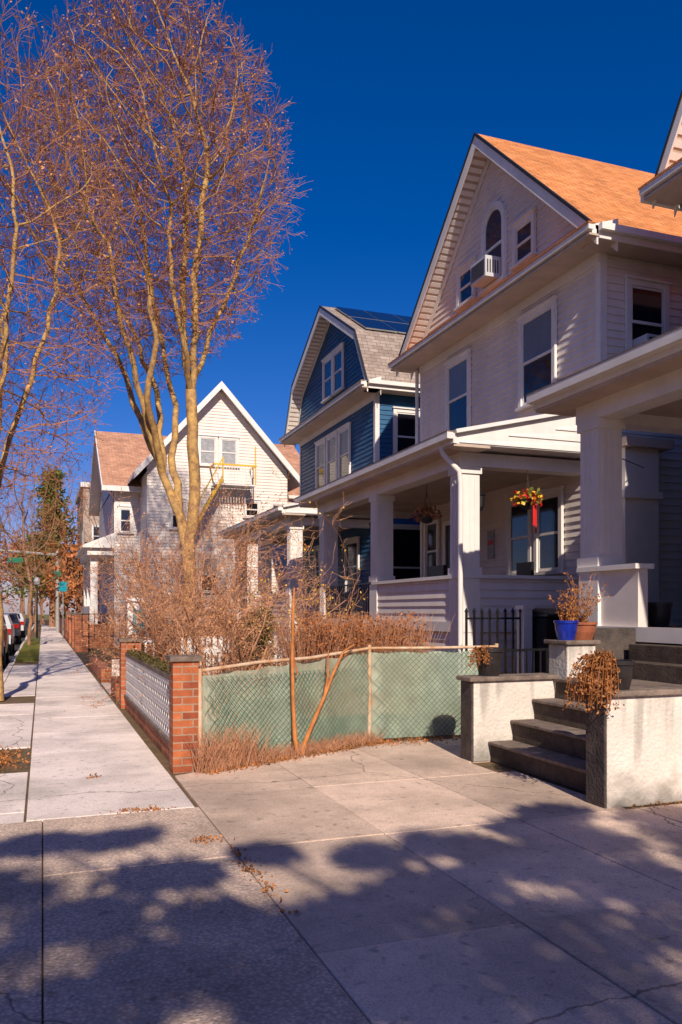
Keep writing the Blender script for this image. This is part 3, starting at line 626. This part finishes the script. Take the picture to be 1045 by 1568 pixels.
# ------------------------------------------------------------------ TREES
def colonize(seeds,att,D=.3,di=4,dk=.5,iters=70,trop=(0,0,.15),jit=.12):
    N=[Vector(s[0]) for s in seeds]; P=[s[1] for s in seeds]; att=list(att); T=Vector(trop)
    for it in range(iters):
        kd=kdtree.KDTree(len(N))
        for i,p in enumerate(N): kd.insert(p,i)
        kd.balance(); acc={}; keep=[]
        for a in att:
            co,i,ds=kd.find(a)
            if ds<dk: continue
            keep.append(a)
            if ds<di:
                v=(a-co)/ds
                acc[i]=acc[i]+v if i in acc else v
        att=keep
        if not acc: break
        for i,v in acc.items():
            if v.length<1e-5: continue
            q=N[i]+(v.normalized()+T+rv()*jit).normalized()*D
            if kd.find(q)[2]>D*.45: N.append(q);P.append(i)
    return N,P
def build_tree(name,seeds,att,r0=.006,pw=2.35,barkm=None,twigm=None,D=.3,dk=.5,twn=3,twl=.45,budn=0,budm=None,rmax=.2,rfun=None,**kw):
    N,P=colonize(seeds,att,D=D,dk=dk,**kw); n=len(N); ch=[[] for _ in N]
    for i,p in enumerate(P):
        if p>=0: ch[p].append(i)
    r=[0]*n
    for i in range(n-1,-1,-1):
        r[i]=r0 if not ch[i] else sum(r[c]**pw for c in ch[i])**(1/pw)
    k=max(r); sc_=min(1,rmax/k)
    r=[max(r0*.8,x*sc_ if x>r0*3 else x) for x in r]
    if rfun:
        for i in range(len(seeds)): r[i]=max(r[i],rfun(N[i].z))
    lim=OB(); tw=OB(); bd=OB(); g=group(name)
    starts=[(i,-1) for i in range(n) if P[i]<0]
    while starts:
        i,p=starts.pop(); pts=[];rad=[]
        if p>=0: pts.append(N[p]); rad.append(min(r[p],r[i]*1.25))
        while True:
            pts.append(N[i]);rad.append(r[i])
            if not ch[i]: break
            c=max(ch[i],key=lambda q:r[q])
            for q in ch[i]:
                if q!=c: starts.append((q,i))
            i=c
        mr=max(rad); 
        if len(pts)>1: (lim if mr>.018 else tw).tube(pts,rad,9 if mr>.06 else (5 if mr>.02 else 3))
    for i in range(n):
        if r[i]<.018:
            base=(N[i]-N[P[i]]).normalized() if P[i]>=0 else Vector((0,0,1))
            for t in range(twn if not ch[i] else 2):
                d=(base+rv()*.5+Vector((0,0,.25))).normalized(); L=U(.5,1.1)*twl; a=N[i].copy(); b=a+d*L*.5+rv()*.02; c=b+(d+rv()*.25+Vector((0,0,.15))).normalized()*L*.5
                tw.tube([a,b,c],[r0*.75,r0*.6,r0*.35],3)
                for u in range(2):
                    s_=a.lerp(c,U(.3,.9)); e=s_+(d+rv()*.6).normalized()*L*.45; tw.tube([s_,e],[r0*.5,r0*.35],3)
                    if budn and R()<budn: bd.leaf(e,.06,.6)
                if budn and R()<budn: bd.leaf(c,.07,.6)
    lim.obj('trunk_and_limbs',barkm or M['bark'],g,True); tw.obj('twigs',twigm or M['twig'],g)
    if bd.v: bd.obj('buds',budm or M['bud'],g)
    print(name,n,len(lim.f)+len(tw.f)); return g
SN,CS=.3434,.9392
def W(px,py,d):  # turns measured bearings into world positions
    r_=(px-522)*d/1250; return Vector((d*SN+r_*CS,d*CS-r_*SN,1.6+(935-py)*d/1250))
def chain(seeds,pts,parent):
    idx=parent; last=seeds[parent][0] if parent>=0 else None
    for p in pts:
        p=Vector(p)
        if last is not None:
            L=(p-last).length; k=max(1,int(L/.35))
            for j in range(1,k+1):
                seeds.append((last.lerp(p,j/k)+rv()*.03*(1 if j<k else 0),idx)); idx=len(seeds)-1
        else: seeds.append((p,idx)); idx=len(seeds)-1
        last=p
    return idx
seeds=[]
b0=W(292,1035,20); b0.z=0
i0=chain(seeds,[b0],-1); i1=chain(seeds,[W(290,940,20)],i0); i2=chain(seeds,[W(288,850,20)],i1)
a1=chain(seeds,[W(298,760,20),W(294,680,20),W(292,600,20)],i2)
a2=chain(seeds,[W(300,510,19.8),W(296,430,19.7),W(308,340,19.6),W(318,250,19.6)],a1)
a3=chain(seeds,[W(330,490,20.5),W(362,420,20.8),W(392,330,21)],a1)
a4=chain(seeds,[W(280,520,19.2),W(262,430,18.8),W(262,330,18.6)],a1)
a5=chain(seeds,[W(284,560,20.6),W(280,460,21),W(285,360,21.4),W(280,260,21.6)],a1)
b1=chain(seeds,[W(275,790,20.1),W(248,725,20.2)],i2)
b2=chain(seeds,[W(215,640,20.3),W(185,560,20.6),W(140,480,20.9),W(95,400,21)],b1)
b3=chain(seeds,[W(228,660,19.8),W(205,560,19.4),W(180,470,19),W(165,370,18.8)],b1)
c1=chain(seeds,[W(268,640,20.6),W(250,540,21.2),W(232,440,21.6),W(215,330,22)],chain(seeds,[W(262,700,20.4)],i2))
c2=chain(seeds,[W(240,600,21),W(200,500,21.8),W(150,420,22.4)],b1)
c3=chain(seeds,[W(225,610,19.2),W(240,520,18.8),W(225,420,18.5)],b1)
att=[]
cen=W(240,300,20)
while len(att)<6000:
    v=Vector((U(-1,1),U(-1,1),U(-1,1)))
    if v.length<1 and (v.length>.5 or R()<.55):
        z=v.z; rad=3.4*(1 if z>-.1 else (1+z*.25))
        att.append(cen+Vector((v.x*rad,v.y*rad,v.z*4.6)))
build_tree('large_bare_tree',seeds,att,r0=.008,pw=2.15,barkm=M['bark'],D=.24,dk=.29,di=3,twn=4,twl=.5,budn=.3,rmax=.17,iters=60,trop=(0,0,.2),rfun=lambda z:max(.034,.15*(1-z/13.5)))
seeds=[]; i0=chain(seeds,[(-.72,15.6,0),(-.8,15.7,2.0),(-.85,15.9,3.4)],-1)
for q in ([(-.5,16.2,5),(.1,16.6,7),(.3,16.8,8.5)],[(-1.3,15.6,5),(-1.7,15.3,7.5)],[(-.9,16.8,5.2),(-.7,17.6,7.6)],[(-.7,15.2,5.4),(-.4,14.6,8)]): chain(seeds,q,i0)
att=[]
while len(att)<3000:
    v=Vector((U(-1,1),U(-1,1),U(-1,1)))
    if v.length<1: att.append(Vector((-1.0,16.3,8.0))+Vector((v.x*2.7,v.y*2.9,v.z*4.5)))
build_tree('kerbside_bare_tree',seeds,att,r0=.0068,pw=2.3,barkm=M['bark'],D=.25,dk=.34,di=3,twn=4,twl=.5,budn=.25,rmax=.09,iters=50,trop=(0,0,.1),rfun=lambda z:max(.018,.085*(1-z/9)))
for (tx,ty,h,nn) in ((-.55,38,9,800),(5,48,11,900),(-.5,64,10,500)):
    seeds=[]; i0=chain(seeds,[(tx,ty,0),(tx+.1,ty,h*.3)],-1); att=[]
    while len(att)<nn:
        v=Vector((U(-1,1),U(-1,1),U(-1,1)))
        if v.length<1: att.append(Vector((tx-.2,ty,h*.66))+Vector((v.x*h*.3,v.y*h*.3,v.z*h*.38)))
    build_tree('street_tree',seeds,att,r0=.011,barkm=M['barkd'],D=.4,dk=.55,di=6,twn=3,twl=.7,budn=.5,rmax=.14,iters=40,trop=(0,0,.1))
# ------------------------------------------------------------------ SHRUBS
def shrub(name,x,y,rx,ry,n,h,tm,bm,bn,r0=.012,spread=.55,lv=3):
    g=group(name); tw=OB(); bd=OB()
    def rec(p,d,L,r,l):
        pts=[p];rad=[r]; k=5
        for i in range(k):
            d=(d+rv()*.20+Vector((0,0,.04))).normalized(); p=p+d*L/k; pts.append(p); rad.append(max(.0026,r*(1-.6*(i+1)/k)))
        tw.tube(pts,rad,5 if l==0 else 3)
        if l<lv:
            for i in range(5 if l<2 else 3):
                j=random.randint(1,k); rec(pts[j],(d+rv()*.7).normalized(),L*U(.35,.6),rad[j]*.6,l+1)
        for q in pts[1:]:
            if l>=1 and R()<bn: bd.leaf(q+rv()*.02,.042,.65)
    for i in range(n):
        a=U(0,6.28); q=math.sqrt(R()); p=Vector((x+math.cos(a)*rx*q*.35,y+math.sin(a)*ry*q*.35,0))
        d=Vector((math.cos(a)*spread*q*rx,math.sin(a)*spread*q*ry,1)).normalized(); rec(p,d,h*U(.55,1.0),r0*U(.7,1.5),0)
    tw.obj('stems',tm,g)
    if bd.v: bd.obj('leaves',bm,g)
shrub('large_bare_shrub',2.35,11.6,1.0,1.0,18,2.0,M['twigo'],M['bud'],.25,.020,.6)
shrub('large_bare_shrub',2.25,14.8,1.0,1.2,36,2.9,M['twigo'],M['bud'],.25,.022,.55)
shrub('large_bare_shrub',3.6,17.0,1.1,1.3,26,3.2,M['twigo'],M['bud'],.25,.022,.55)
shrub('flowering_shrub',3.9,12.8,.8,.9,8,2.3,M['twigo'],M['yellow'],.14,.014)
def leafmass(name,blobs,mat,sz,stem=None):
    g=group(name); ob=OB()
    for (c,r,n) in blobs:
        c=Vector(c)
        for i in range(n):
            v=rv().normalized()*(R()**.33); ob.leaf(c+Vector((v.x*r[0],v.y*r[1],v.z*r[2])),sz*U(.6,1.3),.7)
    ob.obj('foliage',mat,g); return g
g=leafmass('dry_hedge',[((3.6+i*.2+U(-.1,.1),11.2+U(-.3,.3),1.05+U(-.15,.12)),(.32,.5,.45),800) for i in range(8)],M['hedge'],.042)
ob=OB()
for i in range(1500):
    p=Vector((U(3.4,5.2),U(10.8,11.6),.1)); d=Vector((U(-.35,.35),U(-.3,.3),1)); ob.tube([p,p+d*.7,p+d*U(1.0,1.5)],[.006,.004,.0022],3)
ob.obj('stems',M['twigo'],g)
leafmass('small_evergreen_bush',[((3.2,12.9,1.0),(.35,.35,.5),1400),((3.35,12.9,1.4),(.22,.22,.3),600)],M['green'],.06)
g=group('pine_tree'); ob=OB(); tk=OB()
px_,py_=.9,84
tk.tube([Vector((px_,py_,0)),Vector((px_,py_,15))],[.35,.06],8); tk.obj('trunk',M['barkd'],g)
for k in range(22):
    z=3.5+k*.54; rr=4.6*(1-k/25)*U(.75,1.1)
    for j in range(7):
        a=U(0,6.28)
        for i in range(60):
            t=R(); ob.leaf(Vector((px_+math.cos(a)*rr*t,py_+math.sin(a)*rr*t,z-t*.5+t*t*.5))+rv()*.25,.4,.5)
ob.obj('needles',M['green'],g)
g=group('distant_trees'); tw=OB(); lf=OB()
def far(x,y,h):
    def rec(p,d,L,r,l):
        q=p+d*L; tw.tube([p,p.lerp(q,.5)+rv()*L*.05,q],[r,r*.8,r*.55],4)
        if l<4:
            for i in range(3 if l<3 else 4): rec(p.lerp(q,U(.6,1)),(d+rv()*.42).normalized(),L*U(.55,.75),r*.55,l+1)
        else:
            for i in range(3): lf.leaf(q+rv()*.4,.45,.5)
    rec(Vector((x,y,0)),Vector((U(-.1,.1),U(-.1,.1),1)),h*.38,h*.018,0)
for i in range(26): far(U(-14,10),U(90,130),U(8,14))
for i in range(7): far(U(1.8,3.5),50+i*5.5,U(5.5,7.5))
for i in range(10): far(U(10,40),U(60,110),U(8,12))
tw.obj('branches',M['barkd'],g); lf.obj('leaf_clumps',M['hedge'],g)
# ------------------------------------------------------------------ SHADE TREE, unseen behind the photographer, crown shaped for its ground shadows
kz=-SUNV.z
def back(gx,gy,z): t=z/kz; return Vector((gx-SUNV.x*t,gy-t,z))
g=group('evergreen_shade_tree'); lf=OB(); br=OB(); cl=[]
for i in range(105):
    gx=U(.9,7.5); gy=U(-.5,3.55+.25*math.sin(gx*3)); cl.append((back(gx,gy,U(4.6,8.0)),U(.45,.7),360))
for (gx,gy,r_) in ((2.2,4.3,.36),(2.9,4.5,.34),(3.6,4.7,.38),(4.3,4.6,.4),(4.9,4.5,.4),(3.3,5.2,.22),(2.0,4.9,.2),(1.7,4.1,.3),(1.25,3.8,.36),(4.5,5.1,.26),(3.9,5.45,.22),(2.6,5.0,.2),(4.2,4.1,.4),(3.2,4.0,.34),
                   (.45,3.7,.32),(.1,4.4,.28),(-.3,5.0,.3),(-.05,6.0,.24),(.7,5.0,.22),(.45,5.9,.2),(.9,3.2,.38),(.2,2.9,.36),(-.5,4.0,.3),(1.4,5.2,.18),(1.5,3.2,.42),(-.55,5.9,.26),(.0,3.4,.28),(.7,4.2,.26),(-.2,3.0,.3),(.5,2.4,.4)):
    for k in range(3): cl.append((back(gx+U(-.2,.2),gy+U(-.1,.1),U(5,7.5)),r_*U(.7,1.05),210))
top=Vector((1.6,-6.5,4.0))
for c,r,n in cl:
    for i in range(n):
        v=rv().normalized()*(R()**.4); lf.leaf(c+Vector((v.x*r*1.3,v.y*r,v.z*r*.5)),.12,.6)
    m_=top.lerp(c,.5)+Vector((0,0,.25)); br.tube([top,m_,c],[.045,.026,.01],4)
br.tube([Vector((1.8,-6.8,0)),Vector((1.7,-6.6,2)),top],[.28,.22,.16],10)
lf.obj('foliage',M['leafd'],g); br.obj('trunk_and_limbs',M['barkd'],g)
# ------------------------------------------------------------------ CARS
def car(x,y,paint):
    g=group('parked_car'); mb=MB(); w=.88
    side=[(0,.35),(.05,.95),(.25,1.05),(.75,1.42),(2.1,1.46),(2.95,1.02),(4.2,.88),(4.35,.4)]
    for (a,za),(b,zb) in zip(side,side[1:]):
        ia=.14 if za>1.2 else 0; ib=.14 if zb>1.2 else 0
        mb.poly([(x-w+ia,y+a,za),(x+w-ia,y+a,za),(x+w-ib,y+b,zb),(x-w+ib,y+b,zb)],paint)
        for s in (-1,1):
            mb.poly([(x+s*w,y+a,.28),(x+s*w,y+b,.28),(x+s*(w-ib),y+b,zb),(x+s*(w-ia),y+a,za)],paint)
    mb.box(x-.5,x+.5,y-.02,y-.005,.45,.6,M['trim'])
    for s in (-1,1):
        mb.box(x+s*w-.28*(s>0),x+s*w+.28*(s<0),y-.03,y+.1,.72,.92,M['tail'])
        mb.poly([(x+s*(w-.02)+s*.012,y+.5,1.03),(x+s*(w-.02)+s*.012,y+2.75,1.03),(x+s*(w-.13)+s*.012,y+2.1,1.38),(x+s*(w-.13)+s*.012,y+.85,1.36)],M['glass'])
    mb.poly([(x-.7,y+.27,1.1),(x+.7,y+.27,1.1),(x+.62,y+.70,1.4),(x-.62,y+.70,1.4)],M['glass'])
    mb.obj('body',g,.03)
    t=OB()
    for s in (-1,1):
        for yy in (.85,3.5):
            c=Vector((x+s*.8,y+yy,.2)); t.tube([c-Vector((.1,0,0)),c+Vector((.1,0,0))],[.33,.33],20); t.tube([c+Vector((s*.1,0,0)),c+Vector((s*.101,0,0))],[.33,.001],20)
    t.obj('wheels',M['rubber'],g)
car(-1.95,25.5,M['card']); car(-2.0,33,M['carw']); car(-2.0,44,M['card']); car(-2.0,55,M['carw'])
# ------------------------------------------------------------------ STREET FURNITURE
g=group('traffic_signal'); ob=OB(); ob.tube([Vector((1.0,62,0)),Vector((1.0,62,6))],[.14,.11],8); ob.tube([Vector((1.0,62,5.6)),Vector((-4,62,5.9))],[.10,.07],6); ob.obj('mast',M['metal'],g)
mb=MB(); mb.box(-3.3,-2.8,61.8,62.1,4.3,5.7,M['yellow']); mb.box(-2.3,-1.3,61.9,61.95,5.0,5.35,M['gsign']); mb.box(.75,1.25,61.8,61.9,3.9,4.4,M['gsign'])
for z in (4.42,4.85,5.28): mb.box(-3.17,-2.93,61.78,61.799,z,z+.26,M['black'])
mb.obj('signal_head_and_signs',g)
g=group('utility_pole'); ob=OB(); ob.tube([Vector((2.6,58,0)),Vector((2.6,58,7))],[.14,.11],8); ob.obj('pole',M['metal'],g)
g=group('street_lamp'); ob=OB(); ob.tube([Vector((-.3,50,0)),Vector((-.3,50,3.0))],[.06,.04],8); ob.obj('post',M['black'],g); mb=MB(); mb.lathe((-.3,50,3.0),[(0,0),(.16,.1),(.2,.3),(.1,.5),(0,.52)],M['curtain'],12); mb.obj('globe',g)
g=group('traffic_sign'); mb=MB(); mb.box(.98,1.02,44.98,45.02,0,3.2,M['metal']); mb.box(.8,1.2,44.95,44.975,2.6,3.1,M['cyan']); mb.obj('sign',g)
g=group('overhead_cable'); ob=OB(); ob.tube([Vector((6.6,8.9,4.0)),Vector((8,10,3.9)),Vector((9.9,11.5,4.05))],[.008]*3,4); ob.obj('wire',M['black'],g)
# ------------------------------------------------------------------ LIGHT, SKY, CAMERA
el=math.atan2(kz,math.hypot(SUNV.x,SUNV.y))
l=bpy.data.lights.new('sun','SUN'); l.energy=5.0; l.angle=math.radians(.6); l.color=(1,.89,.74)
lo=bpy.data.objects.new('sun',l); sc.collection.objects.link(lo); lo.rotation_euler=SUNV.to_track_quat('-Z','Y').to_euler()
wd=bpy.data.worlds.new('World'); sc.world=wd; wd.use_nodes=True; nt=wd.node_tree; n=nt.nodes
bg=n['Background']; sk=n.new('ShaderNodeTexSky'); sk.sky_type='NISHITA'; sk.sun_disc=False; sk.sun_elevation=el; sk.sun_rotation=math.radians(180)+math.atan2(SUNV.x,SUNV.y)
sk.air_density=1.0; sk.dust_density=.6; sk.ozone_density=3.0; sk.altitude=400
hs=n.new('ShaderNodeHueSaturation'); hs.inputs['Saturation'].default_value=1.45
tn=n.new('ShaderNodeMix'); tn.data_type='RGBA'; tn.blend_type='MULTIPLY'; tn.inputs[0].default_value=1; tn.inputs[7].default_value=(1.0,.84,1.3,1)
lk(nt,sk.outputs[0],hs.inputs['Color']); lk(nt,hs.outputs[0],tn.inputs[6]); lk(nt,tn.outputs[2],bg.inputs['Color']); bg.inputs['Strength'].default_value=.074
cd=bpy.data.cameras.new('camera'); co=bpy.data.objects.new('camera',cd); sc.collection.objects.link(co); sc.camera=co
co.location=(0,0,1.6); co.rotation_euler=(math.radians(90),0,math.radians(-20.08)); cd.sensor_fit='VERTICAL'; cd.sensor_height=36; cd.lens=28.7; cd.shift_y=.0963; cd.clip_end=1000
sc.view_settings.view_transform='Standard'; sc.view_settings.look='None'; sc.view_settings.exposure=0
